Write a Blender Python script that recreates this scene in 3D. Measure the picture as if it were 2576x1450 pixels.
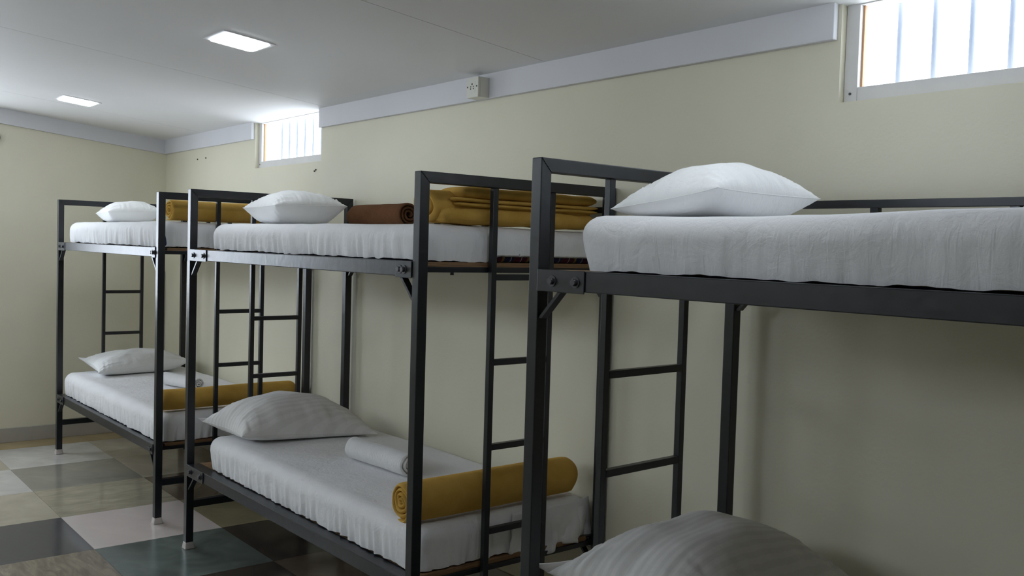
import bpy, bmesh, math, random
from mathutils import Vector, Matrix, noise

# ------------------------------------------------------------------ scene, camera, sky, exposure
scene = bpy.context.scene
C = bpy.context.collection
for o in list(bpy.data.objects):
    bpy.data.objects.remove(o)

YAW, PITCH, ROLL, FPX, CAMZ = 0.6814, -0.0433, 0.0292, 2361.5, 1.4612
cam_d = bpy.data.cameras.new('camera')
cam = bpy.data.objects.new('camera', cam_d)
C.objects.link(cam)
_d = Vector((-math.cos(YAW) * math.cos(PITCH), math.sin(YAW) * math.cos(PITCH), math.sin(PITCH)))
_r = _d.cross(Vector((0, 0, 1))).normalized()
_u = _r.cross(_d)
_r2 = math.cos(ROLL) * _r + math.sin(ROLL) * _u
_u2 = -math.sin(ROLL) * _r + math.cos(ROLL) * _u
_m = Matrix((_r2, _u2, -_d)).transposed().to_4x4()
_m.translation = Vector((0, 0, CAMZ))
cam.matrix_world = _m
cam_d.sensor_fit = 'HORIZONTAL'
cam_d.sensor_width = 36.0
cam_d.lens = FPX / 2576.0 * 36.0
cam_d.clip_start = 0.05
scene.camera = cam

SKY_STRENGTH = 9.0
LAMP_STRENGTH = 26.0
world = bpy.data.worlds.new('sky')
scene.world = world
world.use_nodes = True
bg = world.node_tree.nodes['Background']
bg.inputs['Color'].default_value = (0.87, 0.925, 1.0, 1)
bg.inputs['Strength'].default_value = SKY_STRENGTH

vs = scene.view_settings
vs.view_transform = 'Standard'
vs.look = 'None'
vs.exposure = 0.0
vs.gamma = 1.0
vs.use_curve_mapping = False
scene.cycles.use_denoising = True
scene.cycles.max_bounces = 10
scene.cycles.diffuse_bounces = 5
scene.cycles.adaptive_threshold = 0.08
scene.cycles.glossy_bounces = 4
scene.cycles.transparent_max_bounces = 8
scene.cycles.caustics_reflective = False
scene.cycles.caustics_refractive = False
scene.cycles.sample_clamp_indirect = 6.0

# ------------------------------------------------------------------ room dimensions
XL, XR = -7.234, 2.2          # far wall seen on the left, wall out of view on the right
YB, YF = 2.452, -1.9          # long wall behind the beds, wall behind the photographer
TH = 0.16                     # wall thickness
SLOPE = 0.104
def ceil_z(y):
    return 2.193 + SLOPE * (2.44 - y)
TILT = math.atan(SLOPE)

def portal(name, loc, rot, sx, sy):
    l = bpy.data.lights.new(name, 'AREA')
    l.shape = 'RECTANGLE'; l.size = sx; l.size_y = sy
    l.cycles.is_portal = True
    o = bpy.data.objects.new(name, l)
    o.location = loc; o.rotation_euler = rot
    C.objects.link(o)
W1 = (-5.615, -4.733)         # window openings along the long wall (x)
W2 = (-1.546, -0.664)
WZ0 = 1.908
W3 = (-0.35, 1.15, 0.95, 2.08)  # window in the far wall: y0, y1, z0, z1
for w in (W1, W2):
    portal('sky_portal', ((w[0] + w[1]) / 2, YB + TH + 0.01, 2.05), (-math.pi / 2, 0, 0), 0.88, 0.30)
WF = [(-6.4, -5.1), (-4.1, -2.8), (-2.3, -1.5)]   # high windows in the wall behind the photographer
WFZ = (1.90, 2.50)
for a, b_ in WF:
    portal('sky_portal', ((a + b_) / 2, YF - TH - 0.01, sum(WFZ) / 2), (math.pi / 2, 0, 0), b_ - a, WFZ[1] - WFZ[0])
portal('sky_portal', (XL - TH - 0.01, (W3[0] + W3[1]) / 2, (W3[2] + W3[3]) / 2), (0, -math.pi / 2, 0), 1.13, 1.5)

# ------------------------------------------------------------------ materials
def new_mat(name):
    m = bpy.data.materials.new(name); m.use_nodes = True
    nt = m.node_tree
    b = nt.nodes['Principled BSDF']
    return m, nt, b
def N(nt, t, **kw):
    n = nt.nodes.new(t)
    for k, v in kw.items():
        setattr(n, k, v)
    return n
def ramp(nt, stops):
    r = N(nt, 'ShaderNodeValToRGB')
    e = r.color_ramp.elements
    while len(e) < len(stops):
        e.new(0.5)
    for el, (p, c) in zip(e, stops):
        el.position = p; el.color = (*c, 1)
    return r
def coords(nt, scale=(1, 1, 1), kind='Object'):
    tc = N(nt, 'ShaderNodeTexCoord'); mp = N(nt, 'ShaderNodeMapping')
    mp.inputs['Scale'].default_value = scale
    nt.links.new(tc.outputs[kind], mp.inputs['Vector'])
    return mp.outputs['Vector']
def bump(nt, b, h, strength, dist=0.01):
    bp = N(nt, 'ShaderNodeBump')
    bp.inputs['Strength'].default_value = strength
    bp.inputs['Distance'].default_value = dist
    nt.links.new(h, bp.inputs['Height'])
    nt.links.new(bp.outputs['Normal'], b.inputs['Normal'])
    return bp
def noise_mat(name, c1, c2, scale=4.0, rough=0.6, bump_s=0.0, bump_scale=60.0, stretch=(1, 1, 1), spec=0.5, detail=4.0, sheen=0.0, bdist=0.01):
    m, nt, b = new_mat(name)
    v = coords(nt, stretch)
    n = N(nt, 'ShaderNodeTexNoise')
    n.inputs['Scale'].default_value = scale; n.inputs['Detail'].default_value = detail
    nt.links.new(v, n.inputs['Vector'])
    r = ramp(nt, [(0.3, c1), (0.7, c2)])
    nt.links.new(n.outputs['Fac'], r.inputs['Fac'])
    nt.links.new(r.outputs['Color'], b.inputs['Base Color'])
    b.inputs['Roughness'].default_value = rough
    b.inputs['Specular IOR Level'].default_value = spec
    if sheen:
        b.inputs['Sheen Weight'].default_value = sheen
    if bump_s:
        n2 = N(nt, 'ShaderNodeTexNoise')
        n2.inputs['Scale'].default_value = bump_scale; n2.inputs['Detail'].default_value = 3
        nt.links.new(v, n2.inputs['Vector'])
        bump(nt, b, n2.outputs['Fac'], bump_s, bdist)
    return m

M = {}
M['wall'] = noise_mat('cream_wall_paint', (0.71, 0.68, 0.54), (0.75, 0.72, 0.575), 2.2, 0.55, 0.06, 90, spec=0.35)
M['ceiling'] = noise_mat('white_ceiling_paint', (0.76, 0.755, 0.755), (0.79, 0.785, 0.785), 1.5, 0.65, 0.04, 60, spec=0.3)
M['band'] = noise_mat('white_trim_paint', (0.66, 0.66, 0.69), (0.70, 0.70, 0.73), 3, 0.5, spec=0.4)
M['joint'] = noise_mat('ceiling_joint', (0.25, 0.24, 0.23), (0.30, 0.29, 0.28), 3, 0.9)
M['skirting'] = noise_mat('grey_skirting_tile', (0.40, 0.38, 0.35), (0.46, 0.44, 0.40), 6, 0.4)
M['grout'] = noise_mat('floor_grout', (0.16, 0.14, 0.11), (0.2, 0.18, 0.15), 20, 0.9)
M['frame'] = noise_mat('window_frame_paint', (0.66, 0.65, 0.64), (0.72, 0.71, 0.70), 8, 0.4, spec=0.4)
M['bead'] = noise_mat('wooden_glazing_bead', (0.50, 0.25, 0.12), (0.60, 0.34, 0.18), 12, 0.5)
M['plastic'] = noise_mat('white_plastic', (0.70, 0.69, 0.62), (0.73, 0.72, 0.65), 5, 0.35)
M['hole'] = noise_mat('dark_recess', (0.02, 0.02, 0.02), (0.03, 0.03, 0.03), 5, 0.8)
M['bezel'] = noise_mat('lamp_bezel', (0.66, 0.66, 0.68), (0.70, 0.70, 0.72), 5, 0.4)
M['bronze'] = noise_mat('dark_bronze', (0.05, 0.04, 0.03), (0.09, 0.07, 0.05), 12, 0.4)
M['tan'] = noise_mat('tan_plastic', (0.32, 0.25, 0.19), (0.36, 0.29, 0.22), 8, 0.5)
M['cap'] = noise_mat('pale_foot_cap', (0.50, 0.45, 0.43), (0.62, 0.57, 0.55), 40, 0.5, 0.3, 80)
M['nail'] = noise_mat('rusty_nail', (0.05, 0.04, 0.03), (0.08, 0.06, 0.04), 20, 0.6)
M['ply'] = noise_mat('plywood_edge', (0.16, 0.085, 0.035), (0.30, 0.17, 0.08), 5, 0.6, 0.2, 30, stretch=(2, 2, 60))
M['bolt'] = noise_mat('dark_bolt_steel', (0.03, 0.03, 0.035), (0.06, 0.06, 0.065), 30, 0.35)

# black semi-gloss painted steel
m, nt, b = new_mat('black_painted_steel')
v = coords(nt)
n = N(nt, 'ShaderNodeTexNoise'); n.inputs['Scale'].default_value = 14; n.inputs['Detail'].default_value = 5
nt.links.new(v, n.inputs['Vector'])
r = ramp(nt, [(0.3, (0.010, 0.0115, 0.015)), (0.75, (0.016, 0.018, 0.022))])
nt.links.new(n.outputs['Fac'], r.inputs['Fac']); nt.links.new(r.outputs['Color'], b.inputs['Base Color'])
rr = N(nt, 'ShaderNodeMapRange'); rr.inputs['To Min'].default_value = 0.26; rr.inputs['To Max'].default_value = 0.38
nt.links.new(n.outputs['Fac'], rr.inputs['Value']); nt.links.new(rr.outputs['Result'], b.inputs['Roughness'])
n2 = N(nt, 'ShaderNodeTexNoise'); n2.inputs['Scale'].default_value = 35
nt.links.new(v, n2.inputs['Vector']); bump(nt, b, n2.outputs['Fac'], 0.05, 0.01)
M['steel'] = m

def cotton(name, c, stripes=False, stripe_scale=9.0, wr=0.25):
    m, nt, b = new_mat(name)
    v = coords(nt)
    n = N(nt, 'ShaderNodeTexNoise'); n.inputs['Scale'].default_value = 7; n.inputs['Detail'].default_value = 6
    nt.links.new(v, n.inputs['Vector'])
    fine = N(nt, 'ShaderNodeTexNoise'); fine.inputs['Scale'].default_value = 420; fine.inputs['Detail'].default_value = 2
    nt.links.new(v, fine.inputs['Vector'])
    c2 = tuple(x * 0.94 for x in c)
    r = ramp(nt, [(0.3, c2), (0.7, c)])
    nt.links.new(n.outputs['Fac'], r.inputs['Fac'])
    col = r.outputs['Color']
    b.inputs['Roughness'].default_value = 0.85
    b.inputs['Specular IOR Level'].default_value = 0.2
    b.inputs['Sheen Weight'].default_value = 0.15
    if stripes:
        w = N(nt, 'ShaderNodeTexWave', wave_type='BANDS', bands_direction='X', wave_profile='SIN')
        w.inputs['Scale'].default_value = stripe_scale; w.inputs['Distortion'].default_value = 0.05
        w.inputs['Detail Scale'].default_value = 1.0
        nt.links.new(v, w.inputs['Vector'])
        st = ramp(nt, [(0.40, (0.925, 0.925, 0.925)), (0.60, (1, 1, 1))])
        nt.links.new(w.outputs['Fac'], st.inputs['Fac'])
        mx = N(nt, 'ShaderNodeMix', data_type='RGBA', blend_type='MULTIPLY')
        mx.inputs['Factor'].default_value = 1.0
        nt.links.new(col, mx.inputs['A']); nt.links.new(st.outputs['Color'], mx.inputs['B'])
        col = mx.outputs['Result']
        rg = N(nt, 'ShaderNodeMapRange'); rg.inputs['To Min'].default_value = 0.85; rg.inputs['To Max'].default_value = 0.65
        nt.links.new(w.outputs['Fac'], rg.inputs['Value']); nt.links.new(rg.outputs['Result'], b.inputs['Roughness'])
    nt.links.new(col, b.inputs['Base Color'])
    if not stripes:
        vv = coords(nt, (42, 42, 7))
        cr = N(nt, 'ShaderNodeTexNoise'); cr.inputs['Scale'].default_value = 1.0; cr.inputs['Detail'].default_value = 3
        cr.inputs['Distortion'].default_value = 1.6
        nt.links.new(vv, cr.inputs['Vector'])
    # crease relief: soft folds plus a fine weave
    ms = N(nt, 'ShaderNodeTexNoise'); ms.inputs['Scale'].default_value = 16; ms.inputs['Detail'].default_value = 5
    ms.inputs['Distortion'].default_value = 1.2
    nt.links.new(v, ms.inputs['Vector'])
    ad = N(nt, 'ShaderNodeMath', operation='MULTIPLY_ADD')
    ad.inputs[1].default_value = 0.06
    nt.links.new(fine.outputs['Fac'], ad.inputs[0]); nt.links.new(ms.outputs['Fac'], ad.inputs[2])
    h_ = ad.outputs[0]
    if not stripes:
        ad2 = N(nt, 'ShaderNodeMath', operation='MULTIPLY_ADD'); ad2.inputs[1].default_value = 0.55
        nt.links.new(cr.outputs['Fac'], ad2.inputs[0]); nt.links.new(h_, ad2.inputs[2]); h_ = ad2.outputs[0]
    bump(nt, b, h_, wr, 0.012)
    return m
M['sheet'] = cotton('white_cotton_sheet', (0.83, 0.83, 0.845), wr=0.3)
M['pillow'] = cotton('white_cotton_pillowcase', (0.88, 0.89, 0.89), wr=0.22)
M['satin'] = cotton('striped_satin_pillowcase', (0.82, 0.81, 0.80), stripes=True, stripe_scale=13.0, wr=0.15)

def fleece(name, c1, c2, scale=260, bs=0.35, sheen=0.5):
    m, nt, b = new_mat(name)
    v = coords(nt)
    n = N(nt, 'ShaderNodeTexNoise'); n.inputs['Scale'].default_value = 10; n.inputs['Detail'].default_value = 6
    nt.links.new(v, n.inputs['Vector'])
    r = ramp(nt, [(0.3, c1), (0.7, c2)])
    nt.links.new(n.outputs['Fac'], r.inputs['Fac']); nt.links.new(r.outputs['Color'], b.inputs['Base Color'])
    b.inputs['Roughness'].default_value = 0.95
    b.inputs['Specular IOR Level'].default_value = 0.1
    b.inputs['Sheen Weight'].default_value = sheen
    b.inputs['Sheen Tint'].default_value = (*c2, 1)
    f = N(nt, 'ShaderNodeTexNoise'); f.inputs['Scale'].default_value = scale; f.inputs['Detail'].default_value = 3
    nt.links.new(v, f.inputs['Vector']); bump(nt, b, f.outputs['Fac'], bs, 0.004)
    return m
M['gold'] = fleece('golden_fleece', (0.50, 0.295, 0.060), (0.60, 0.375, 0.095))
def ribbed(name, c1, c2, scale):
    m = fleece(name, c1, c2, 200, 0.5, 0.3)
    nt = m.node_tree; b = nt.nodes['Principled BSDF']
    v = coords(nt)
    w = N(nt, 'ShaderNodeTexWave', wave_type='BANDS', bands_direction='X', wave_profile='SIN')
    w.inputs['Scale'].default_value = scale; w.inputs['Distortion'].default_value = 0.6
    nt.links.new(v, w.inputs['Vector'])
    bp = N(nt, 'ShaderNodeBump'); bp.inputs['Strength'].default_value = 0.4; bp.inputs['Distance'].default_value = 0.003
    nt.links.new(w.outputs['Fac'], bp.inputs['Height'])
    old = b.inputs['Normal'].links[0].from_socket
    nt.links.new(old, bp.inputs['Normal']); nt.links.new(bp.outputs['Normal'], b.inputs['Normal'])
    return m
M['brown'] = ribbed('brown_terry', (0.090, 0.040, 0.018), (0.125, 0.058, 0.027), 26)
M['towel'] = ribbed('white_terry', (0.74, 0.74, 0.74), (0.80, 0.80, 0.80), 30)

# striped mattress ticking
m, nt, b = new_mat('striped_ticking')
v = coords(nt)
sx = N(nt, 'ShaderNodeSeparateXYZ'); nt.links.new(v, sx.inputs[0])
ml = N(nt, 'ShaderNodeMath', operation='MULTIPLY'); ml.inputs[1].default_value = 9.0
fr = N(nt, 'ShaderNodeMath', operation='FRACT')
nt.links.new(sx.outputs['Y'], ml.inputs[0]); nt.links.new(ml.outputs[0], fr.inputs[0])
r = ramp(nt, [(0, (0.10, 0.02, 0.05)), (0.30, (0.55, 0.5, 0.5)), (0.33, (0.10, 0.02, 0.05)), (0.55, (0.30, 0.20, 0.06)), (0.64, (0.02, 0.025, 0.09)), (0.88, (0.35, 0.33, 0.36)), (0.92, (0.02, 0.025, 0.09))])
r.color_ramp.interpolation = 'CONSTANT'
nt.links.new(fr.outputs[0], r.inputs['Fac']); nt.links.new(r.outputs['Color'], b.inputs['Base Color'])
b.inputs['Roughness'].default_value = 0.9
M['ticking'] = m

def emis(name, c, s):
    m, nt, b = new_mat(name)
    b.inputs['Base Color'].default_value = (0.8, 0.8, 0.8, 1)
    b.inputs['Emission Color'].default_value = (*c, 1)
    b.inputs['Emission Strength'].default_value = s
    return m
M['lamp'] = emis('led_diffuser', (0.86, 0.93, 1.0), LAMP_STRENGTH)

# thin window glass
m = bpy.data.materials.new('window_glass'); m.use_nodes = True
nt = m.node_tree; nt.nodes.clear()
out = N(nt, 'ShaderNodeOutputMaterial'); tr = N(nt, 'ShaderNodeBsdfTransparent'); gl = N(nt, 'ShaderNodeBsdfGlossy')
tr.inputs['Color'].default_value = (0.96, 0.98, 1, 1); gl.inputs['Roughness'].default_value = 0.05
mx = N(nt, 'ShaderNodeMixShader'); mx.inputs['Fac'].default_value = 0.05
nt.links.new(tr.outputs[0], mx.inputs[1]); nt.links.new(gl.outputs[0], mx.inputs[2]); nt.links.new(mx.outputs[0], out.inputs[0])
M['glass'] = m
# window bars: translucent pale colour stands in for glare that washes them out
m = bpy.data.materials.new('glare_bar'); m.use_nodes = True
nt = m.node_tree; nt.nodes.clear()
out = N(nt, 'ShaderNodeOutputMaterial'); tl = N(nt, 'ShaderNodeBsdfTranslucent'); df = N(nt, 'ShaderNodeBsdfDiffuse')
nz = N(nt, 'ShaderNodeTexNoise'); nz.inputs['Scale'].default_value = 20
r = ramp(nt, [(0.3, (0.43, 0.46, 0.52)), (0.7, (0.47, 0.50, 0.56))])
nt.links.new(nz.outputs['Fac'], r.inputs['Fac'])
nt.links.new(r.outputs['Color'], tl.inputs['Color']); nt.links.new(r.outputs['Color'], df.inputs['Color'])
mx = N(nt, 'ShaderNodeMixShader'); mx.inputs['Fac'].default_value = 0.55
nt.links.new(tl.outputs[0], mx.inputs[1]); nt.links.new(df.outputs[0], mx.inputs[2]); nt.links.new(mx.outputs[0], out.inputs[0])
M['bar'] = m

def stone(name, c, veins=0.12, grain=(1, 1, 1), rough=0.10):
    m, nt, b = new_mat(name)
    v = coords(nt, grain)
    n = N(nt, 'ShaderNodeTexNoise'); n.inputs['Scale'].default_value = 5; n.inputs['Detail'].default_value = 8
    n.inputs['Distortion'].default_value = 1.0
    nt.links.new(v, n.inputs['Vector'])
    lo = tuple(x * (1 - veins) for x in c); hi = tuple(min(1, x * (1 + veins)) for x in c)
    r = ramp(nt, [(0.3, lo), (0.55, c), (0.75, hi)])
    nt.links.new(n.outputs['Fac'], r.inputs['Fac']); nt.links.new(r.outputs['Color'], b.inputs['Base Color'])
    mr = N(nt, 'ShaderNodeMapRange'); mr.inputs['To Min'].default_value = rough; mr.inputs['To Max'].default_value = rough + 0.08
    nt.links.new(n.outputs['Fac'], mr.inputs['Value']); nt.links.new(mr.outputs['Result'], b.inputs['Roughness'])
    return m
STONE = {
    'white': stone('white_marble', (0.58, 0.56, 0.52)),
    'cream': stone('cream_stone', (0.47, 0.42, 0.33)),
    'pink': stone('pinkish_stone', (0.66, 0.59, 0.55), 0.05),
    'streak': stone('streaked_beige_stone', (0.40, 0.36, 0.27), 0.22, (3, 1, 1)),
    'grey': stone('grey_stone', (0.30, 0.285, 0.24)),
    'olive': stone('olive_stone', (0.30, 0.265, 0.16)),
    'brown': stone('brown_stone', (0.15, 0.115, 0.085), 0.2),
    'wood': stone('wood_grain_stone', (0.24, 0.20, 0.15), 0.35, (1.2, 6, 1), 0.2),
    'slate': stone('blue_slate', (0.085, 0.085, 0.092), 0.15),
    'green': stone('green_marble', (0.135, 0.165, 0.15), 0.28, (1, 1, 1), 0.2),
    'dark': stone('dark_stone', (0.07, 0.06, 0.05), 0.3),
    'yellow': stone('yellow_stone', (0.42, 0.32, 0.17)),
}

# ------------------------------------------------------------------ mesh helpers
def tag(o, label=None, cat=None, group=None, kind=None):
    if label: o['label'] = label
    if cat: o['category'] = cat
    if group: o['group'] = group
    if kind: o['kind'] = kind
    return o
def link(name, me, parent=None, mat=None, loc=None):
    o = bpy.data.objects.new(name, me); C.objects.link(o)
    if mat is not None and not me.materials:
        me.materials.append(mat)
    if parent is not None: o.parent = parent
    if loc is not None: o.location = loc
    return o
def empty(name, loc=(0, 0, 0), rz=0.0):
    o = bpy.data.objects.new(name, None); C.objects.link(o)
    o.empty_display_size = 0.1
    o.location = loc; o.rotation_euler = (0, 0, rz)
    return o
def mesh(name, verts, faces, smooth=False):
    me = bpy.data.meshes.new(name)
    me.from_pydata([tuple(v) for v in verts], [], faces)
    bm = bmesh.new(); bm.from_mesh(me)
    bmesh.ops.recalc_face_normals(bm, faces=bm.faces)
    bm.to_mesh(me); bm.free()
    if smooth:
        me.polygons.foreach_set('use_smooth', [True] * len(me.polygons))
    me.update()
    return me
HEX = [(0, 1, 2, 3), (4, 7, 6, 5), (0, 4, 5, 1), (1, 5, 6, 2), (2, 6, 7, 3), (3, 7, 4, 0)]
def hexa(name, v8, bevel=0.0, seg=2):
    """box from 8 corners (bottom ring, top ring), edges optionally rounded"""
    bm = bmesh.new()
    vv = [bm.verts.new(p) for p in v8]
    for f in HEX: bm.faces.new([vv[i] for i in f])
    bmesh.ops.recalc_face_normals(bm, faces=bm.faces)
    if bevel:
        bmesh.ops.bevel(bm, geom=list(bm.edges), offset=bevel, segments=seg, affect='EDGES', profile=0.5)
    me = bpy.data.meshes.new(name); bm.to_mesh(me); bm.free()
    return me
def box8(x0, x1, y0, y1, z0, z1):
    return [(x0, y0, z0), (x1, y0, z0), (x1, y1, z0), (x0, y1, z0), (x0, y0, z1), (x1, y0, z1), (x1, y1, z1), (x0, y1, z1)]
def box(name, x0, x1, y0, y1, z0, z1, mat, parent=None, bevel=0.0):
    return link(name, hexa(name, box8(x0, x1, y0, y1, z0, z1), bevel), parent, mat)
def multibox(name, boxes, mat, parent=None):
    vs_, fs = [], []
    for bx in boxes:
        k = len(vs_)
        vs_ += bx if len(bx) == 8 else box8(*bx)
        fs += [tuple(i + k for i in f) for f in HEX]
    return link(name, mesh(name, vs_, fs), parent, mat)
def cyl(name, p0, p1, r, mat, parent=None, n=12, r1=None):
    p0, p1 = Vector(p0), Vector(p1); d = (p1 - p0).normalized()
    a = d.orthogonal().normalized(); b_ = d.cross(a)
    if r1 is None: r1 = r
    vs_ = []
    for p, q in ((p0, r), (p1, r1)):
        for i in range(n):
            t = 2 * math.pi * i / n
            vs_.append(p + a * math.cos(t) * q + b_ * math.sin(t) * q)
    fs = [(i, (i + 1) % n, n + (i + 1) % n, n + i) for i in range(n)] + [tuple(range(n))[::-1], tuple(range(n, 2 * n))]
    me = mesh(name, vs_, fs)
    me.polygons.foreach_set('use_smooth', [len(p.vertices) == 4 for p in me.polygons])
    return link(name, me, parent, mat)
def grid_faces(nu, nv, off=0, wrap=False):
    fs = []
    for i in range(nu - 1):
        for j in range(nv - (0 if wrap else 1)):
            j2 = (j + 1) % nv
            fs.append((off + i * nv + j, off + i * nv + j2, off + (i + 1) * nv + j2, off + (i + 1) * nv + j))
    return fs
def nz(x, y=0.0, z=0.0):
    return noise.noise(Vector((x, y, z)))

# ------------------------------------------------------------------ room shell
def struct(o): return tag(o, kind='structure')

# floor: bedding slab + one object per stone tile
floor = struct(box('floor', XL - TH, XR + TH, YF - TH, YB + TH, -0.06, -0.0015, M['grout']))
T, TX, TY = 0.61, -6.380, 1.234
TMAP = {(2, -1): 'slate', (2, 0): 'pink', (3, 0): 'green', (3, -1): 'wood', (3, 1): 'dark', (2, 1): 'olive', (1, 1): 'brown',
        (1, 0): 'streak', (1, -1): 'cream', (0, -1): 'white', (0, 0): 'grey', (0, 1): 'cream', (-1, -1): 'cream', (-1, 0): 'white',
        (-1, 1): 'cream', (-2, -1): 'olive', (-2, 0): 'yellow', (-2, 1): 'yellow', (4, 0): 'dark', (4, 1): 'brown', (4, -1): 'cream',
        (5, 0): 'streak', (5, 1): 'cream', (6, 0): 'cream', (6, 1): 'cream', (7, 1): 'cream', (7, 0): 'pink'}
rnd = random.Random(5)
pal = ['cream', 'cream', 'white', 'streak', 'grey', 'olive', 'pink', 'brown', 'slate', 'green', 'wood']
tile_meshes = {}
G = 0.0007
for i in range(-2, 15):
    for j in range(-6, 3):
        x0, x1 = TX + i * T, TX + (i + 1) * T
        y0, y1 = TY + j * T, TY + (j + 1) * T
        x0, x1 = max(x0, XL), min(x1, XR); y0, y1 = max(y0, YF), min(y1, YB)
        if x1 - x0 < 0.01 or y1 - y0 < 0.01: continue
        key = TMAP.get((i, j)) or rnd.choice(pal)
        w, d = round(x1 - x0 - 2 * G, 4), round(y1 - y0 - 2 * G, 4)
        k = (key, w, d)
        if k not in tile_meshes:
            tile_meshes[k] = hexa('tile', box8(-w / 2, w / 2, -d / 2, d / 2, -0.012, 0))
        link('tile', tile_meshes[k], floor, STONE[key], ((x0 + x1) / 2, (y0 + y1) / 2, 0))

ZT = 2.75
# long wall behind the beds, with the two high openings
CZ = ceil_z(YB)
wall_back = struct(multibox('wall_back', [
    (XL - TH, XR + TH, YB, YB + TH, -0.05, WZ0),
    (XL - TH, W1[0], YB, YB + TH, WZ0, CZ + 0.05),
    (W1[1], W2[0], YB, YB + TH, WZ0, CZ + 0.05),
    (W2[1], XR + TH, YB, YB + TH, WZ0, CZ + 0.05)], M['wall']))
wall_left = struct(multibox('wall_left', [
    (XL - TH, XL, YF - TH, W3[0], -0.05, ZT), (XL - TH, XL, W3[1], YB, -0.05, ZT),
    (XL - TH, XL, W3[0], W3[1], -0.05, W3[2]), (XL - TH, XL, W3[0], W3[1], W3[3], ZT)], M['wall']))
struct(box('wall_right', XR, XR + TH, YF - TH, YB, -0.05, ZT, M['wall']))
_xs = [XL - TH] + [x for w in WF for x in w] + [XR + TH]
struct(multibox('wall_front', [(XL - TH, XR + TH, YF - TH, YF, -0.05, WFZ[0]), (XL - TH, XR + TH, YF - TH, YF, WFZ[1], ZT)] +
    [(_xs[k], _xs[k + 1], YF - TH, YF, WFZ[0], WFZ[1]) for k in range(0, len(_xs), 2)], M['wall']))

# sloping ceiling: backing slab + panels with open joints
def sloped(x0, x1, y0, y1, lo, hi):
    return [(x0, y0, ceil_z(y0) + lo), (x1, y0, ceil_z(y0) + lo), (x1, y1, ceil_z(y1) + lo), (x0, y1, ceil_z(y1) + lo),
            (x0, y0, ceil_z(y0) + hi), (x1, y0, ceil_z(y0) + hi), (x1, y1, ceil_z(y1) + hi), (x0, y1, ceil_z(y1) + hi)]
ceiling = struct(link('ceiling', hexa('ceiling', sloped(XL - TH, XR + TH, YF - TH, YB + 0.075, 0.010, 0.09)), None, M['joint']))
seams = [XL - TH, -6.45, -4.640, -2.828, -1.018, 0.79, XR + TH]
for a, b_ in zip(seams[:-1], seams[1:]):
    link('panel', hexa('panel', sloped(a + 0.002, b_ - 0.002, YF - TH, YB + 0.075, 0.0, 0.010)), ceiling, M['ceiling'])

# white band under the ceiling and grey skirting
BT = 0.022
def band_x(name, x0, x1, chamfer=0):
    zt = ceil_z(YB - BT)
    return struct(link(name, hexa(name, box8(x0, x1, YB - BT, YB + 0.001, 2.089, zt + 0.004), 0.0015, 1), None, M['band']))
band_x('trim_1', XL, W1[0] - 0.012)
band_x('trim_2', W1[1] + 0.004, W2[0] - 0.012)
band_x('trim_3', W2[1] + 0.012, XR)
y0, y1 = YF, YB - BT
struct(link('trim_4', hexa('trim_4', [(XL - 0.001, y0, ceil_z(y0) - 0.104), (XL + BT, y0, ceil_z(y0) - 0.104), (XL + BT, y1, ceil_z(y1) - 0.104), (XL - 0.001, y1, ceil_z(y1) - 0.104),
     (XL - 0.001, y0, ceil_z(y0) + 0.003), (XL + BT, y0, ceil_z(y0) + 0.003), (XL + BT, y1, ceil_z(y1) + 0.003), (XL - 0.001, y1, ceil_z(y1) + 0.003)], 0.0015, 1), None, M['band']))
struct(box('baseboard_left', XL - 0.001, XL + 0.010, YF, YB - 0.011, 0, 0.100, M['skirting'], None, 0.002))
struct(box('baseboard_back', XL, XR, YB - 0.010, YB + 0.001, 0, 0.100, M['skirting'], None, 0.002))

# nails and plug holes in the long wall
def on_wall(px, pz): return (px, YB, pz)
for nx, nz_ in [(-6.585, 2.017), (-6.43, 2.018), (-4.805, 1.855), (-4.79, 1.862)]:
    cyl('nail', (nx, YB + 0.004, nz_), (nx, YB - 0.006, nz_), 0.0045, M['nail'], wall_back, 8)
# thin grey strip up the corner of the room
box('corner_strip', XL + 0.001, XL + 0.012, YB - 0.013, YB - 0.001, 0.1, 1.20, M['skirting'], wall_left, 0.002)

# ------------------------------------------------------------------ windows
def window_back(name, x0, x1):
    z0, z1 = WZ0, CZ + 0.0
    FW, REC, D = 0.043, 0.024, 0.05
    yf = YB + REC
    root = struct(empty(name, ((x0 + x1) / 2, YB, z0)))
    ox, oy, oz = root.location
    def lb(n, a, b_, c, d, e, f, mat, bev=0.0015):
        return box(n, a - ox, b_ - ox, c - oy, d - oy, e - oz, f - oz, mat, root, bev)
    lb('frame_stile', x0 + .001, x0 + FW, yf, yf + D, z0 + .001, z1, M['frame'])
    lb('frame_stile', x1 - FW, x1 - .001, yf, yf + D, z0 + .001, z1, M['frame'])
    lb('frame_rail', x0 + FW + .0005, x1 - FW - .0005, yf, yf + D, z0 + .001, z0 + FW, M['frame'])
    lb('frame_head', x0 + FW + .0005, x1 - FW - .0005, yf, yf + D, z1 - 0.006, z1, M['frame'])
    bd = 0.006
    lb('glazing_bead', x0 + FW, x0 + FW + bd, yf + .016, yf + .026, z0 + FW, z1 - .006, M['bead'], 0)
    lb('pane', x0 + FW, x1 - FW, yf + .028, yf + .032, z0 + FW, z1 - .006, M['glass'], 0)
    for s in (x0 + FW / 2, x1 - FW / 2):
        cyl('screw', (s - ox, yf - oy + .001, FW * .6), (s - ox, yf - oy - .002, FW * .6), 0.004, M['bolt'], root, 10)
    nb = 8
    for k in range(nb):
        bxp = x0 + 0.105 + k * (x1 - x0 - 0.15) / (nb - 1)
        cyl('bar', (bxp - ox, YB + .135 - oy, .0), (bxp - ox, YB + .135 - oy, z1 - z0 + .30), 0.008, M['bar'], root, 10)
    return root
window_back('window_1', *W1)
window_back('window_2', *W2)
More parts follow.
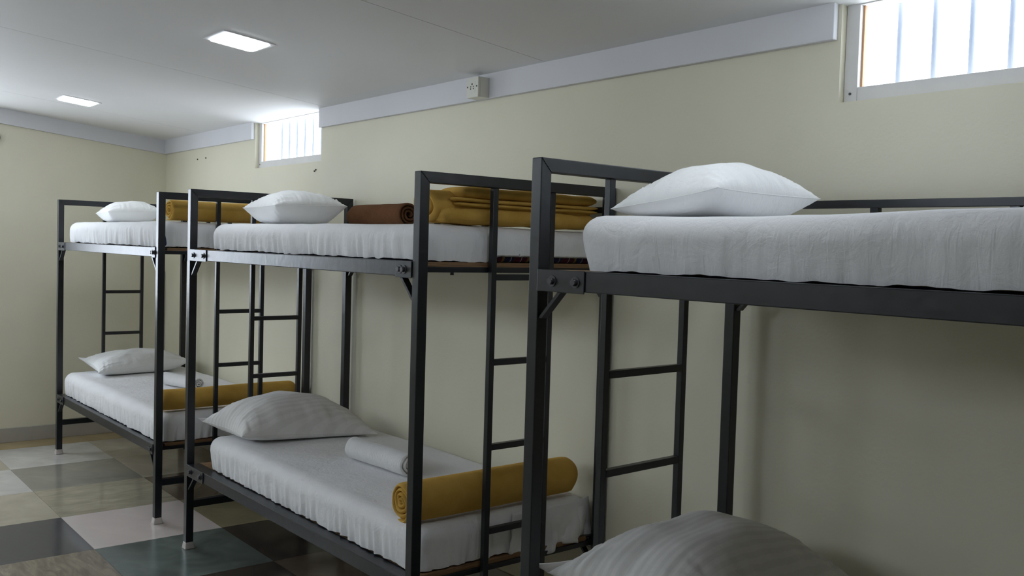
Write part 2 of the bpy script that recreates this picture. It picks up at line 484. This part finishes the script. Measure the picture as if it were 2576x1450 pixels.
# window in the far wall, just left of the picture
y0, y1, z0, z1 = W3
w3 = struct(empty('window_3', (XL, (y0 + y1) / 2, z0)))
def lb3(n, a, b_, c, d, e, f, mat):
    return box(n, a - XL, b_ - XL, c - (y0 + y1) / 2, d - (y0 + y1) / 2, e - z0, f - z0, mat, w3, 0.001 if mat is not M['glass'] else 0)
for (c, d) in ((y0 + .001, y0 + .045), (y1 - .045, y1 - .001), ((y0 + y1) / 2 - .022, (y0 + y1) / 2 + .022)):
    lb3('frame_stile', XL - .08, XL - .03, c, d, z0 + .001, z1 - .001, M['frame'])
for (e, f) in ((z0 + .001, z0 + .045), (z1 - .045, z1 - .001)):
    lb3('frame_rail', XL - .08, XL - .03, y0 + .046, (y0 + y1) / 2 - .0225, e, f, M['frame'])
    lb3('frame_rail', XL - .08, XL - .03, (y0 + y1) / 2 + .0225, y1 - .046, e, f, M['frame'])
lb3('pane', XL - .057, XL - .053, y0 + .045, (y0 + y1) / 2 - .022, z0 + .045, z1 - .045, M['glass'])
lb3('pane', XL - .057, XL - .053, (y0 + y1) / 2 + .022, y1 - .045, z0 + .045, z1 - .045, M['glass'])

for k, (a, b_) in enumerate(WF):
    wf = struct(empty('window_%d' % (k + 4), ((a + b_) / 2, YF, WFZ[0])))
    hw, hh = (b_ - a) / 2, WFZ[1] - WFZ[0]
    for c in (-hw + .001, hw - .044):
        box('frame_stile', c, c + .043, -.075, -.025, .001, hh - .001, M['frame'], wf, .0015)
    for c in (.001, hh - .044):
        box('frame_rail', -hw + .0445, hw - .0445, -.075, -.025, c, c + .043, M['frame'], wf, .0015)
    box('pane', -hw + .044, hw - .044, -.052, -.048, .044, hh - .044, M['glass'], wf)
# ------------------------------------------------------------------ ceiling lamps, socket, wall fitting
def rounded_plate(name, sx, sy, r, z0, z1, bev=0.002, n=6):
    pts = []
    for cx, cy, a0 in ((sx / 2 - r, sy / 2 - r, 0), (-sx / 2 + r, sy / 2 - r, 90), (-sx / 2 + r, -sy / 2 + r, 180), (sx / 2 - r, -sy / 2 + r, 270)):
        for k in range(n + 1):
            a = math.radians(a0 + 90 * k / n)
            pts.append((cx + r * math.cos(a), cy + r * math.sin(a)))
    bm = bmesh.new()
    lo = [bm.verts.new((x, y, z0)) for x, y in pts]; hi = [bm.verts.new((x, y, z1)) for x, y in pts]
    k = len(pts)
    bm.faces.new(lo[::-1]); bm.faces.new(hi)
    for i in range(k): bm.faces.new((lo[i], lo[(i + 1) % k], hi[(i + 1) % k], hi[i]))
    me = bpy.data.meshes.new(name); bm.to_mesh(me); bm.free()
    return me
def lamp(x, y, label):
    root = empty('ceiling_lamp', (x, y, ceil_z(y)))
    root.rotation_euler = (-TILT, 0, 0)
    tag(root, label, 'lamp', 'square ceiling lamps')
    link('bezel', rounded_plate('bezel', 0.224, 0.224, 0.006, -0.0035, 0.002), root, M['bezel'])
    link('diffuser', rounded_plate('diffuser', 0.188, 0.188, 0.018, -0.0075, -0.003), root, M['lamp'])
lamp(-3.788, 1.578, 'lit square ceiling lamp nearer the camera, high above the middle bunk bed')
lamp(-6.215, 1.562, 'lit square ceiling lamp farther away, high above the farthest bunk bed')

lamp(-1.36, 1.570, 'lit square ceiling lamp above the nearest bunk bed, out of the picture at the top')

sk = empty('wall_socket', (-3.2315, YB - BT, 2.090))
tag(sk, 'white surface-mounted wall socket box on the white band under the ceiling', 'socket')
SW, SD, SH = 0.083, 0.058, 0.085
bxo = box('box', -SW / 2, SW / 2, -SD + 0.012, 0.0, 0, SH, M['plastic'], sk, 0.0015)
pl = box('face_plate', -SW / 2, SW / 2, -SD, -SD + 0.0115, 0, SH, M['plastic'], sk, 0.002)
ins = box('insert', -0.020, 0.020, -SD - 0.0008, -SD + 0.004, 0.021, 0.066, M['plastic'], sk, 0.0006)
for px, pz, pr in ((0, 0.056, 0.0042), (-0.009, 0.0455, 0.0030), (0.009, 0.0455, 0.0030), (-0.0095, 0.0365, 0.0033), (0.0095, 0.0365, 0.0033)):
    cyl('pin_hole', (px, -SD + 0.003, pz), (px, -SD - 0.0012, pz), pr, M['hole'], ins, 10)
for px in (-0.032, 0.032):
    cyl('screw', (px, -SD + 0.003, 0.0455), (px, -SD - 0.001, 0.0455), 0.0036, M['hole'], pl, 10)

ft = empty('wall_fitting', (XL, 1.2925, 2.107))
tag(ft, 'small dark round wall fitting cut off at the left edge of the picture', 'wall fitting')
cyl('ring', (-0.002, 0, 0), (0.022, 0, 0), 0.031, M['bronze'], ft, 28, 0.029)
cyl('cover', (0.018, 0, 0), (0.030, 0, 0), 0.021, M['tan'], ft, 24, 0.016)

# ------------------------------------------------------------------ bunk beds
L, W, S, LT = 1.9265, 0.853, 0.0351, 0.0205
UT, UB, LRT, LRB = 1.409, 1.360, 0.405, 0.357
PW = 0.0045
def weld(name, pts, r, parent, seed):
    """bumpy bead along a polyline"""
    vs_, fs = [], []
    n = 6
    a, b_ = Vector(pts[0]), Vector(pts[1])
    d = (b_ - a).normalized(); o1 = d.orthogonal().normalized(); o2 = d.cross(o1)
    K = 18
    for i in range(K):
        p = a.lerp(b_, i / (K - 1))
        rr_ = r * (0.75 + 0.45 * math.sin(i * 2.1) + 0.3 * nz(i * 0.9, seed))
        rr_ = max(rr_, r * .4)
        for k in range(n):
            t = 2 * math.pi * k / n
            vs_.append(p + (o1 * math.cos(t) + o2 * math.sin(t)) * rr_)
    fs = grid_faces(K, n, 0, True)
    return link(name, mesh(name, vs_, fs, True), parent, M['steel'])

def bunk(b, X0, Y0, th, H, label, lad_l, lad_r, rung_l, rung_r, plate_l, plate_r):
    root = empty('bunk_bed', (X0, Y0, 0), th)
    tag(root, label, 'bunk bed', 'black steel bunk beds along the wall')
    st = M['steel']
    BV = 0.0022
    # end frames
    for e, u0, lad, rungs in ((0, 0.0, lad_l, rung_l), (1, L - S, lad_r, rung_r)):
        u1 = u0 + S
        front = [(u0, 0, .03), (u1, 0, .03), (u1, S, .03), (u0, S, .03), (u0, 0, H), (u1, 0, H), (u1, S, H - S), (u0, S, H - S)]
        back = [(u0, W - S, .03), (u1, W - S, .03), (u1, W, .03), (u0, W, .03), (u0, W - S, H - S), (u1, W - S, H - S), (u1, W, H), (u0, W, H)]
        for v8, vc in ((front, 0.0), (back, W - S)):
            p = link('post', hexa('post', v8, BV), root, st)
            ov = 0.006
            cv = [(u0 - ov, vc - ov, 0), (u1 + ov, vc - ov, 0), (u1 + ov, vc + S + ov, 0), (u0 - ov, vc + S + ov, 0),
                  (u0 - .001, vc - .001, .034), (u1 + .001, vc - .001, .034), (u1 + .001, vc + S + .001, .034), (u0 - .001, vc + S + .001, .034)]
            link('foot_cap', hexa('foot_cap', cv, 0.004), p, M['cap'])
        tb = link('top_bar', hexa('top_bar', [(u0, S, H - S), (u1, S, H - S), (u1, W - S, H - S), (u0, W - S, H - S),
                                              (u0, 0, H), (u1, 0, H), (u1, W, H), (u0, W, H)], BV), root, st)
        weld('weld', ((u1, .002, H - .002), (u1, S - .001, H - S + .001)), 0.0022, tb, b + e)
        uc = u0 + S / 2
        for lv in lad:
            box('ladder_upright', uc - LT / 2, uc + LT / 2, lv, lv + LT, 0.226, H - S, st, root, 0.0015)
        for zr in rungs:
            box('rung', uc - LT / 2, uc + LT / 2, lad[0] + LT, lad[1], zr, zr + LT, st, root, 0.0015)
        box('low_bar', uc - S / 2 + .002, uc + S / 2 - .002, S, W - S, 0.194, 0.228, st, root, BV)
        # angle bar carrying the boards at this end
        iu = u0 + S - 0.004 if e == 0 else u0 - 0.026
        for zt in (UT, LRT):
            ab = box('end_angle_bar', iu, iu + 0.030, S, W - S, zt - 0.034, zt - 0.0165, st, root, 0.0015)
            cyl('bolt', (iu + .015, 0.16, zt - 0.030), (iu + .015, 0.16, zt - 0.043), 0.0065, M['bolt'], ab, 6)
    # long rails, brackets with bolts, diagonal braces
    for zt, zb in ((UT, UB), (LRT, LRB)):
        for fr in (0, 1):
            v0, v1 = (0.0, 0.032) if fr == 0 else (W - 0.032, W)
            rl = box('side_rail', S + 0.004, L - S - 0.004, v0, v1, zb, zt, st, root, BV)
            box('ledge', S + 0.004, L - S - 0.004, 0.0315 if fr == 0 else W - 0.058, 0.058 if fr == 0 else W - 0.0315, zt - 0.006, zt - 0.001, st, rl)
            ps = -1 if fr == 0 else 1
            pv = v0 - PW if fr == 0 else v1
            for (a, c) in ((S, plate_l), (plate_r, L - S)):
                pl_ = box('bracket_plate', a, c, pv + .0003, pv + PW - .0003, zb - 0.004, zt + 0.001, st, rl, 0.0015)
                bz_ = (zt + zb) / 2 - .002
                if fr == 1: continue
                ub = (a + 0.055, c - 0.028) if a < 1 else (a + 0.028, c - 0.040)
                for uu in ub:
                    cyl('washer', (uu, pv, bz_), (uu, pv - 0.002, bz_), 0.0135, M['bolt'], rl, 18)
                    cyl('bolt', (uu, pv - .001, bz_), (uu, pv - 0.011, bz_), 0.0085, M['bolt'], rl, 6)
            vm = (v0 + v1) / 2
            for e in (0, 1):
                ua, up, sg = (S + 0.082, S - 0.002, 1) if e == 0 else (L - S - 0.082, L - S + 0.002, -1)
                za, zp = zb + 0.002, zb - 0.072
                t_ = 0.011
                v8 = [(up, vm - t_, zp), (up + sg * .012, vm - t_, zp), (up + sg * .012, vm + t_, zp), (up, vm + t_, zp),
                      (ua - sg * .012, vm - t_, za), (ua, vm - t_, za), (ua, vm + t_, za), (ua - sg * .012, vm + t_, za)]
                link('brace', hexa('brace', v8), rl, st)
        box('plywood_board', S + 0.006, L - S - 0.004, 0.059, W - 0.059, zt - 0.016, zt - 0.001, M['ply'], root)
    # guard rail on the wall side of the upper bunk
    gr = box('guard_rail', S, L - S, W - 0.030, W - 0.008, 1.596, 1.618, st, root, 0.0015)
    for uu in (0.467, 0.825, 1.18, 1.54):
        box('guard_stub', uu - .012, uu + .012, W - 0.029, W - 0.009, UT - .002, 1.596, st, gr, 0.0015)
    return root

BED = {1: (-6.7042, 1.5644, 0.0103), 2: (-4.3480, 1.5752, 0.0088), 3: (-1.7945, 1.5079, 0.0386)}
r_std = (1.3505, 1.068, 0.785, 0.5025)
bunk(1, *BED[1], 1.6887, 'farthest black steel bunk bed, standing by the corner of the room', (.283, .534), (.305, .5535), r_std, r_std, .20, 1.845)
bunk(2, *BED[2], 1.6881, 'middle black steel bunk bed, with a brown towel on its upper mattress', (.304, .556), (.293, .545), r_std, r_std, .236, 1.800)
bunk(3, *BED[3], 1.6852, 'nearest black steel bunk bed, cut off by the right edge of the picture', (.2575, .586), (.305, .556), (1.385, 1.116, .847, .578), r_std, .197, 1.760)

def bed_pt(b, u, v, z):
    X0, Y0, t = BED[b]
    return Vector((X0 + u * math.cos(t) - v * math.sin(t), Y0 + u * math.sin(t) + v * math.cos(t), z))
def on_bed(name, b, u, v, z, rz=0.0):
    return empty(name, bed_pt(b, u, v, z), BED[b][2] + rz)

# ------------------------------------------------------------------ mattresses
def axis_samples(a, b_, n, r, k=5):
    """sample positions along a box side, dense near the rounded edges"""
    out_ = [a + r * (1 - math.cos(math.pi / 2 * i / k)) for i in range(k)]
    out_ += [a + r + (b_ - a - 2 * r) * i / n for i in range(n + 1)]
    out_ += [b_ - r * (1 - math.cos(math.pi / 2 * i / k)) for i in range(k - 1, -1, -1)]
    return out_
def mattress(b, upper, u0, u1, h, label, seed, v0=0.030, v1=0.826, topf=None, hem=None, gather=1.0):
    zb = UT if upper else LRT
    uc, vc = (u0 + u1) / 2, (v0 + v1) / 2
    root = on_bed('mattress', b, uc, vc, zb)
    tag(root, label, 'mattress', 'mattresses in white sheets')
    R = 0.055
    # striped body under the sheet
    link('ticking', hexa('ticking', box8(u0 - uc + .062, u1 - uc - .018, v0 - vc + .016, v1 - vc - .016, 0.0, h - 0.025), 0.02, 3), root, M['ticking'])
    us = axis_samples(u0, u1, 190, R); vs_s = axis_samples(v0, v1, 80, R); zs = [0.0] + [0.012 + (h - .012 - R) * i / 7 for i in range(8)] + [h - R * (1 - math.sin(math.pi / 2 * i / 5)) for i in range(1, 6)]
    idx, verts, faces = {}, [], []
    def vert(u, v, z):
        k = (round(u, 5), round(v, 5), round(z, 5))
        if k in idx: return idx[k]
        # round the box
        rr_ = R
        c = Vector((min(max(u, u0 + rr_), u1 - rr_), min(max(v, v0 + rr_), v1 - rr_), min(z, h - rr_)))
        low = z < 0.05
        p = Vector((u, v, z)); d = p - c
        if z < h - rr_: d.z = 0
        n_ = d.normalized() if d.length > 1e-6 else Vector((0, 0, 1))
        p = c + n_ * rr_
        if z < h - rr_: p.z = z
        # the ends bulge, the lower edge tucks in
        f = z / h
        endw = max(0, 1 - (p.x - u0) / .07) + max(0, 1 - (u1 - p.x) / .07)
        tuck = (1 - f) ** 2
        p -= Vector((n_.x * (.040 if n_.x < 0 else .006), n_.y * .006, 0)) * tuck
        side = 1 - abs(n_.z)
        # wrinkles
        s = (p.x if abs(n_.y) > abs(n_.x) else p.y * 1.3 + 7.0)
        w1 = nz(s * 6, p.z * 7, seed) * 0.006
        g1 = nz(s * 34 + p.z * 14 * nz(s * 2, 3.0, seed), p.z * 4, seed + 5.0)
        g2 = nz(s * 75 + p.z * 8, p.z * 3, seed + 9.0)
        lowg = (1 - f) ** 1.2
        fold = abs(nz((s + p.z * 1.4) * 7, (s - p.z) * 1.5, seed + 2)) ** .5
        wr = w1 + gather * (lowg * (g1 * .011 + g2 * .005) - .004 * (1 - fold) * (.4 + nz(s * 2, seed)))
        top = max(0, n_.z)
        wt = nz(p.x * 3, p.y * 4, seed + 3) * .006 + nz(p.x * 9, p.y * 9, seed) * .0018
        p += n_ * (wr * side + wt * top * .8)
        if topf: p.z += topf(p.x, p.y) * f
        if z <= 0.0125:
            hz_ = .004 + .006 * nz(s * 9, seed) + .004 * nz(s * 28, seed)
            if hem: hz_ += hem(p.x, p.y, n_)
            if z == 0.0: p.z = max(hz_, -.02)
            else: p.z = max(p.z, hz_ + .006)
        idx[k] = len(verts); verts.append(p - Vector((uc, vc, 0)))
        return idx[k]
    def patch(A, B_, f):
        for i in range(len(A) - 1):
            for j in range(len(B_) - 1):
                q = [f(A[i], B_[j]), f(A[i + 1], B_[j]), f(A[i + 1], B_[j + 1]), f(A[i], B_[j + 1])]
                q2 = [vert(*x) for x in q]
                if len(set(q2)) == 4: faces.append(tuple(q2))
    patch(us, vs_s, lambda a, c: (a, c, h))
    patch(us, zs, lambda a, c: (a, v0, c)); patch(us, zs, lambda a, c: (a, v1, c))
    patch(vs_s, zs, lambda a, c: (u0, a, c)); patch(vs_s, zs, lambda a, c: (u1, a, c))
    me = mesh('sheet', verts, faces, True)
    link('sheet', me, root, M['sheet'])
    return root
def hem_b2(u, v, n_):
    return (0.022 * max(0, min(1, (v - .30) / .06)) - 0.006 * max(0, 1 - abs(v - .24) / .08)) if n_.x > .6 else 0.0
mattress(1, True, .135, 1.885, .134, 'white-sheeted mattress on the upper bunk of the farthest bed', 11.3, gather=1.4)
mattress(1, False, .06, 1.885, .150, 'white-sheeted mattress on the lower bunk of the farthest bed', 23.1)
mattress(2, True, .185, 1.886, .120, 'white-sheeted mattress on the upper bunk of the middle bed, under a brown towel', 37.7, hem=hem_b2)
mattress(2, False, .150, 1.886, .148, 'white-sheeted mattress on the lower bunk of the middle bed', 41.9, v0=.046)
mattress(3, True, .122, 1.885, .134, 'white-sheeted mattress on the upper bunk of the nearest bed', 57.2,
         topf=lambda u, v: .010 * max(0.0, min(1.0, (u - .75) / .25)), gather=.35)
mattress(3, False, .10, 1.885, .150, 'white-sheeted mattress under the striped pillow at the lower right edge', 61.5)

# loose sheet corner hanging off the foot of the middle lower mattress
def hanging_sheet():
    nu, nv = 26, 16
    verts = []
    for i in range(nu):
        s = i / (nu - 1)
        v = .44 + .385 * s
        drop = .175 + .022 * math.sin(s * 7.0) - .04 * (1 - s) ** 2
        for j in range(nv):
            t = j / (nv - 1)
            z = .545 - drop * t
            u = 1.884 + .006 * t + .020 * t * (math.sin(s * 24 + 3.2 * t) * .5 + nz(s * 11, t * 4, 4.4)) - .02 * (s ** 8)
            vv = v + .030 * t * (s - .5) + .012 * t * nz(s * 6, t * 2, 8.1)
            verts.append((u - 1.884, vv - .63, z - LRT))
    me = mesh('sheet_corner', verts, grid_faces(nu, nv), True)
    o = link('sheet_corner', me, None, M['sheet'])
    md = o.modifiers.new('thickness', 'SOLIDIFY'); md.thickness = 0.002
    return o
low2 = [o for o in bpy.data.objects if o.name.startswith('mattress') and o.get('label', '').endswith('lower bunk of the middle bed')][0]
hc = hanging_sheet(); hc.parent = low2; hc.location = (1.884 - (.150 + 1.886) / 2, .63 - (.046 + .826) / 2, 0)

# ------------------------------------------------------------------ pillows
def pillow(b, A, Nn, B, F, ztop, rest, label, seed, mat='pillow', flap=0.0, bow=0.10, wr=1.0):
    A, Nn, B, F = map(Vector, (A, Nn, B, F))
    cen = (A + Nn + B + F) / 4
    root = on_bed('pillow', b, cen.x, cen.y, rest)
    tag(root, label, 'pillow', 'white pillows')
    org = Vector((cen.x, cen.y, rest))
    n = 72
    T_ = ztop - cen.z
    Tb = cen.z - rest + .035
    g = [math.sin(math.pi / 2 * (-1 + 2 * i / n)) for i in range(n + 1)]
    def base(s, t):
        se = s * (1 - bow * (1 - t * t)); te = t * (1 - bow * (1 - s * s))
        a, c = (se + 1) / 2, (te + 1) / 2
        return A * (1 - a) * (1 - c) + Nn * a * (1 - c) + B * a * c + F * (1 - a) * c
    def prof(s, t):
        return max(0.0, (1 - abs(s) ** 2.3) * (1 - abs(t) ** 2.3)) ** .52
    verts, faces = [], []
    for sgn in (1, -1):
        off = len(verts)
        for s in g:
            for t in g:
                p = base(s, t); f = prof(s, t)
                edge = 1 - f
                gath = ((nz(s * 13, seed) + .7 * nz(s * 27, seed + 2)) * max(0, abs(t) - .30) + (nz(t * 15, seed + 4) + .7 * nz(t * 30, seed + 6)) * max(0, abs(s) - .30)) * f * edge
                bumpy = nz(s * 1.9 + seed, t * 1.9, sgn) * .012 * f + nz(s * 5, t * 5, seed) * .003 * f
                if sgn > 0:
                    p.z += T_ * f + wr * (gath * .048 + bumpy)
                else:
                    zz = p.z - Tb * f + wr * gath * .012
                    zr = rest + .0015
                    p.z = zz if zz > zr + .02 else zr + .02 * math.exp((zz - zr - .02) / .02)
                verts.append(p - org)
        faces += grid_faces(n + 1, n + 1, off)
    me = bpy.data.meshes.new('pillowcase'); me.from_pydata([tuple(v) for v in verts], [], faces)
    bm = bmesh.new(); bm.from_mesh(me)
    bmesh.ops.remove_doubles(bm, verts=bm.verts, dist=0.0004)
    bmesh.ops.recalc_face_normals(bm, faces=bm.faces)
    bm.to_mesh(me); bm.free()
    me.polygons.foreach_set('use_smooth', [True] * len(me.polygons))
    link('pillowcase', me, root, M[mat])
    # seam cord round the edge
    ring = [(-1, t) for t in g] + [(s, 1) for s in g[1:]] + [(1, t) for t in g[::-1][1:]] + [(s, -1) for s in g[::-1][1:-1]]
    vs_ = []
    K = len(ring)
    for i, (s, t) in enumerate(ring):
        p = base(s, t) - org
        p2 = base(*ring[(i + 1) % K]) - org
        d = (p2 - p).normalized() if (p2 - p).length > 1e-9 else Vector((1, 0, 0))
        o1 = d.cross(Vector((0, 0, 1))).normalized(); o2 = d.cross(o1)
        for k in range(5):
            a = 2 * math.pi * k / 5
            vs_.append(p + (o1 * math.cos(a) + o2 * math.sin(a)) * .0016)
    fs = grid_faces(K, 5, 0, True) + [((K - 1) * 5 + k, (K - 1) * 5 + (k + 1) % 5, (k + 1) % 5, k) for k in range(5)]
    link('seam', mesh('seam', vs_, fs, True), root, M[mat])
    if flap:
        vs_ = []
        m_ = 7
        for i, t in enumerate(g):
            p = base(-1, t); q_ = base(-.9, t); d = (p - q_); d.z = 0; d = d.normalized()
            ln = flap * (.55 + .45 * abs(t) ** 1.5)
            for j in range(m_):
                x = j / (m_ - 1)
                w = p + d * (ln * x) + Vector((0, 0, .010 * x * math.sin(t * 9 + seed) * (1 - abs(t)) + .012 * x * abs(t) - .010 * x * (1 - abs(t))))
                vs_.append(w - org)
        o = link('pillowcase_flap', mesh('pillowcase_flap', vs_, grid_faces(n + 1, m_), True), root, M[mat])
        md = o.modifiers.new('thickness', 'SOLIDIFY'); md.thickness = .0025
    return root
ZU, ZL = UT + .134, LRT + .150
pillow(1, (.20, .185, 1.604), (.52, .17, 1.612), (.38, .56, 1.632), (.05, .57, 1.62), 1.690, 1.545, 'plump white pillow on the upper mattress of the farthest bed', 3.1)
pillow(1, (.07, .14, .628), (.45, .14, .585), (.42, .74, .625), (.07, .74, .630), .700, .556, 'white pillow on the lower mattress of the farthest bed', 5.7, flap=.035)
pillow(2, (.27, .15, 1.604), (.60, .15, 1.612), (.40, .61, 1.632), (.07, .60, 1.62), 1.692, 1.531, 'plump white pillow on the upper mattress of the middle bed, left of a brown towel', 8.9)
pillow(2, (.060, .060, .604), (.450, .085, .598), (.575, .70, .568), (.08, .70, .585), .748, .555, 'white pillow on the lower mattress of the middle bed', 12.4, mat='satin', flap=.04)
pillow(3, (.085, .20, 1.567), (.452, .15, 1.608), (.385, .69, 1.614), (.05, .68, 1.60), 1.692, 1.545, 'large plump white pillow on the upper mattress of the nearest bed', 15.5, wr=.75)
pillow(3, (.045, .055, .640), (.52, .07, .62), (.50, .74, .61), (.06, .74, .62), .770, .558, 'striped white pillow cut off by the bottom edge of the picture', 19.8, mat='satin', flap=.045)

# ------------------------------------------------------------------ rolled blankets and towels
def roll(name, part, b, p0, p1, rx, rz, turns, label, cat, group, mat, seed, zbase, pitch=None, gap=.22, wob=.05, extra=None, hollow=.10, endj=.006):
    """a strip rolled into a spiral; axis p0 -> p1 in bed coordinates (u, v)"""
    p0, p1 = Vector((*p0, 0)), Vector((*p1, 0))
    cen = (p0 + p1) / 2; ax = (p1 - p0); Ln = ax.length; ax.normalize()
    rot = math.atan2(ax.y, ax.x)
    root = on_bed(name, b, cen.x, cen.y, zbase, rot)
    tag(root, label, cat, group)
    # local frame: x along the axis, y sideways, z up
    nth = int(turns * 26); nl = 34
    pitch_ = (1 - hollow) / turns
    th = pitch_ * (1 - gap)
    xs = [-.5 + i / (nl - 1) for i in range(nl)]
    xs = [math.copysign(.5 * (1 - (1 - abs(2 * x)) ** 1.35), x) if abs(x) < .5 else x for x in xs]
    verts, faces = [], []
    def shape(r, a, x):
        wobble = 1 + wob * nz(math.cos(a) * 1.2 + seed, math.sin(a) * 1.2, x * 2.5) + wob * .6 * nz(x * 5, a * .6, seed)
        y = r * math.cos(a) * rx * wobble; z = r * math.sin(a) * rz * wobble
        z = z + rz
        if z < .002: z = .002 * math.exp((z - .002) / .03)
        # settle a little on the mattress
        if z < rz * .35: z = z * .8
        return y, z
    rows = []
    for side in (0, 1):
        off = len(verts); rows.append(off)
        for i in range(nth + 1):
            q = i / nth
            a = -2 * math.pi * turns * (1 - q) - math.pi * .42
            rc = hollow + pitch_ * turns * q
            for j, xn in enumerate(xs):
                ed = min(1.0, (0.5 - abs(xn)) * Ln / .012)
                tt = th * (0.30 + 0.70 * math.sqrt(max(0, ed * (2 - ed))))
                if q > .985: tt *= .6
                r = rc - (pitch_ * .5) + (tt / 2 if side == 0 else -tt / 2)
                soft = 1.0 - .04 * (1 - ed)
                y, z = shape(max(r * soft, .01), a, xn)
                jit = endj * (nz(a * .55, seed, 1.0 if xn > 0 else 2.0) * 2) * (abs(xn) * 2) ** 6
                verts.append((xn * Ln + jit, y, z))
        faces += grid_faces(nth + 1, nl, off)
    A_, B_ = rows
    for i in range(nth):
        for j in (0, nl - 1):
            faces.append((A_ + i * nl + j, A_ + (i + 1) * nl + j, B_ + (i + 1) * nl + j, B_ + i * nl + j))
    for j in range(nl - 1):
        for i in (0, nth):
            faces.append((A_ + i * nl + j, A_ + i * nl + j + 1, B_ + i * nl + j + 1, B_ + i * nl + j))
    link(part, mesh(part, verts, faces, True), root, mat)
    return root
GB = 'golden blankets'
roll('blanket', 'rolled_fleece', 1, (1.795, .095), (1.795, .77), .074, .060, 3.4, 'rolled golden blanket on the upper mattress of the farthest bed', 'blanket', GB, M['gold'], 2.2, 1.546, wob=.07)
roll('blanket', 'rolled_fleece', 1, (1.805, .05), (1.805, .80), .076, .061, 3.4, 'rolled golden blanket on the lower mattress of the farthest bed', 'blanket', GB, M['gold'], 4.6, .557, wob=.07)
fb = roll('blanket', 'rolled_fleece', 2, (1.780, .105), (1.780, .805), .088, .062, 2.6, 'golden blanket with flattened folds on the upper mattress of the middle bed', 'blanket', GB, M['gold'], 6.3, 1.532, wob=.09)
roll('blanket', 'rolled_fleece', 2, (1.800, .036), (1.800, .765), .077, .072, 4.2, 'thick rolled golden blanket on the lower mattress of the middle bed', 'blanket', GB, M['gold'], 8.8, .556, wob=.04)
WT = 'rolled white towels'
roll('towel', 'rolled_terry', 2, (.90, .385), (1.305, .405), .056, .050, 3.4, 'rolled white towel on the lower mattress of the middle bed', 'towel', WT, M['towel'], 9.1, .556, wob=.06)
roll('towel', 'rolled_terry', 1, (.90, .40), (1.27, .475), .048, .042, 3.2, 'rolled white towel on the lower mattress of the farthest bed', 'towel', WT, M['towel'], 10.3, .558, wob=.06)
roll('towel', 'rolled_terry', 2, (.41, .66), (.930, .615), .062, .058, 3.0, 'rolled brown towel beside the pillow on the upper mattress of the middle bed', 'towel', None, M['brown'], 13.7, 1.532, wob=.08, hollow=.28)

# stacked flaps on the camera side of the folded blanket (thick strips with rounded fold edges)
def flap(parent, x0, x1, y0, y1, z0, z1, seed, taper=.02):
    n, k = 40, 16
    verts = []
    for i in range(n):
        s = i / (n - 1)
        x = x0 + (x1 - x0) * s
        e = min(1, min(s, 1 - s) * (x1 - x0) / .03); e = math.sqrt(max(0, e * (2 - e)))
        zc = (z0 + z1) / 2 + .004 * nz(x * 6, seed) + .006 * (s - .5) * nz(seed, 2)
        hz_ = (z1 - z0) / 2 * (.55 + .45 * e) * (1.06 + .25 * nz(x * 9, seed + 1))
        yo = .005 * nz(x * 7, seed + 3)
        for j in range(k):
            a = 2 * math.pi * j / k
            ca, sa = math.cos(a), math.sin(a)
            yy = (y0 + y1) / 2 + yo + (y1 - y0) / 2 * math.copysign(abs(ca) ** .6, ca)
            zz = zc + hz_ * math.copysign(abs(sa) ** .7, sa)
            verts.append((x, yy, zz))
    faces = grid_faces(n, k, 0, True) + [tuple(range(k)), tuple(range((n - 1) * k, n * k))]
    link('fold', mesh('fold', verts, faces, True), parent, M['gold'])
# local frame of the blanket: x along the roll (bed v), y towards the head of the bed, z up
flap(fb, -.325, .350, -.098, .05, .001, .056, 1.0)
flap(fb, -.275, .352, -.099, .02, .057, .071, 2.0)
flap(fb, -.285, .354, -.101, .02, .071, .086, 3.0)
flap(fb, -.255, .350, -.096, .05, .085, .124, 4.0)
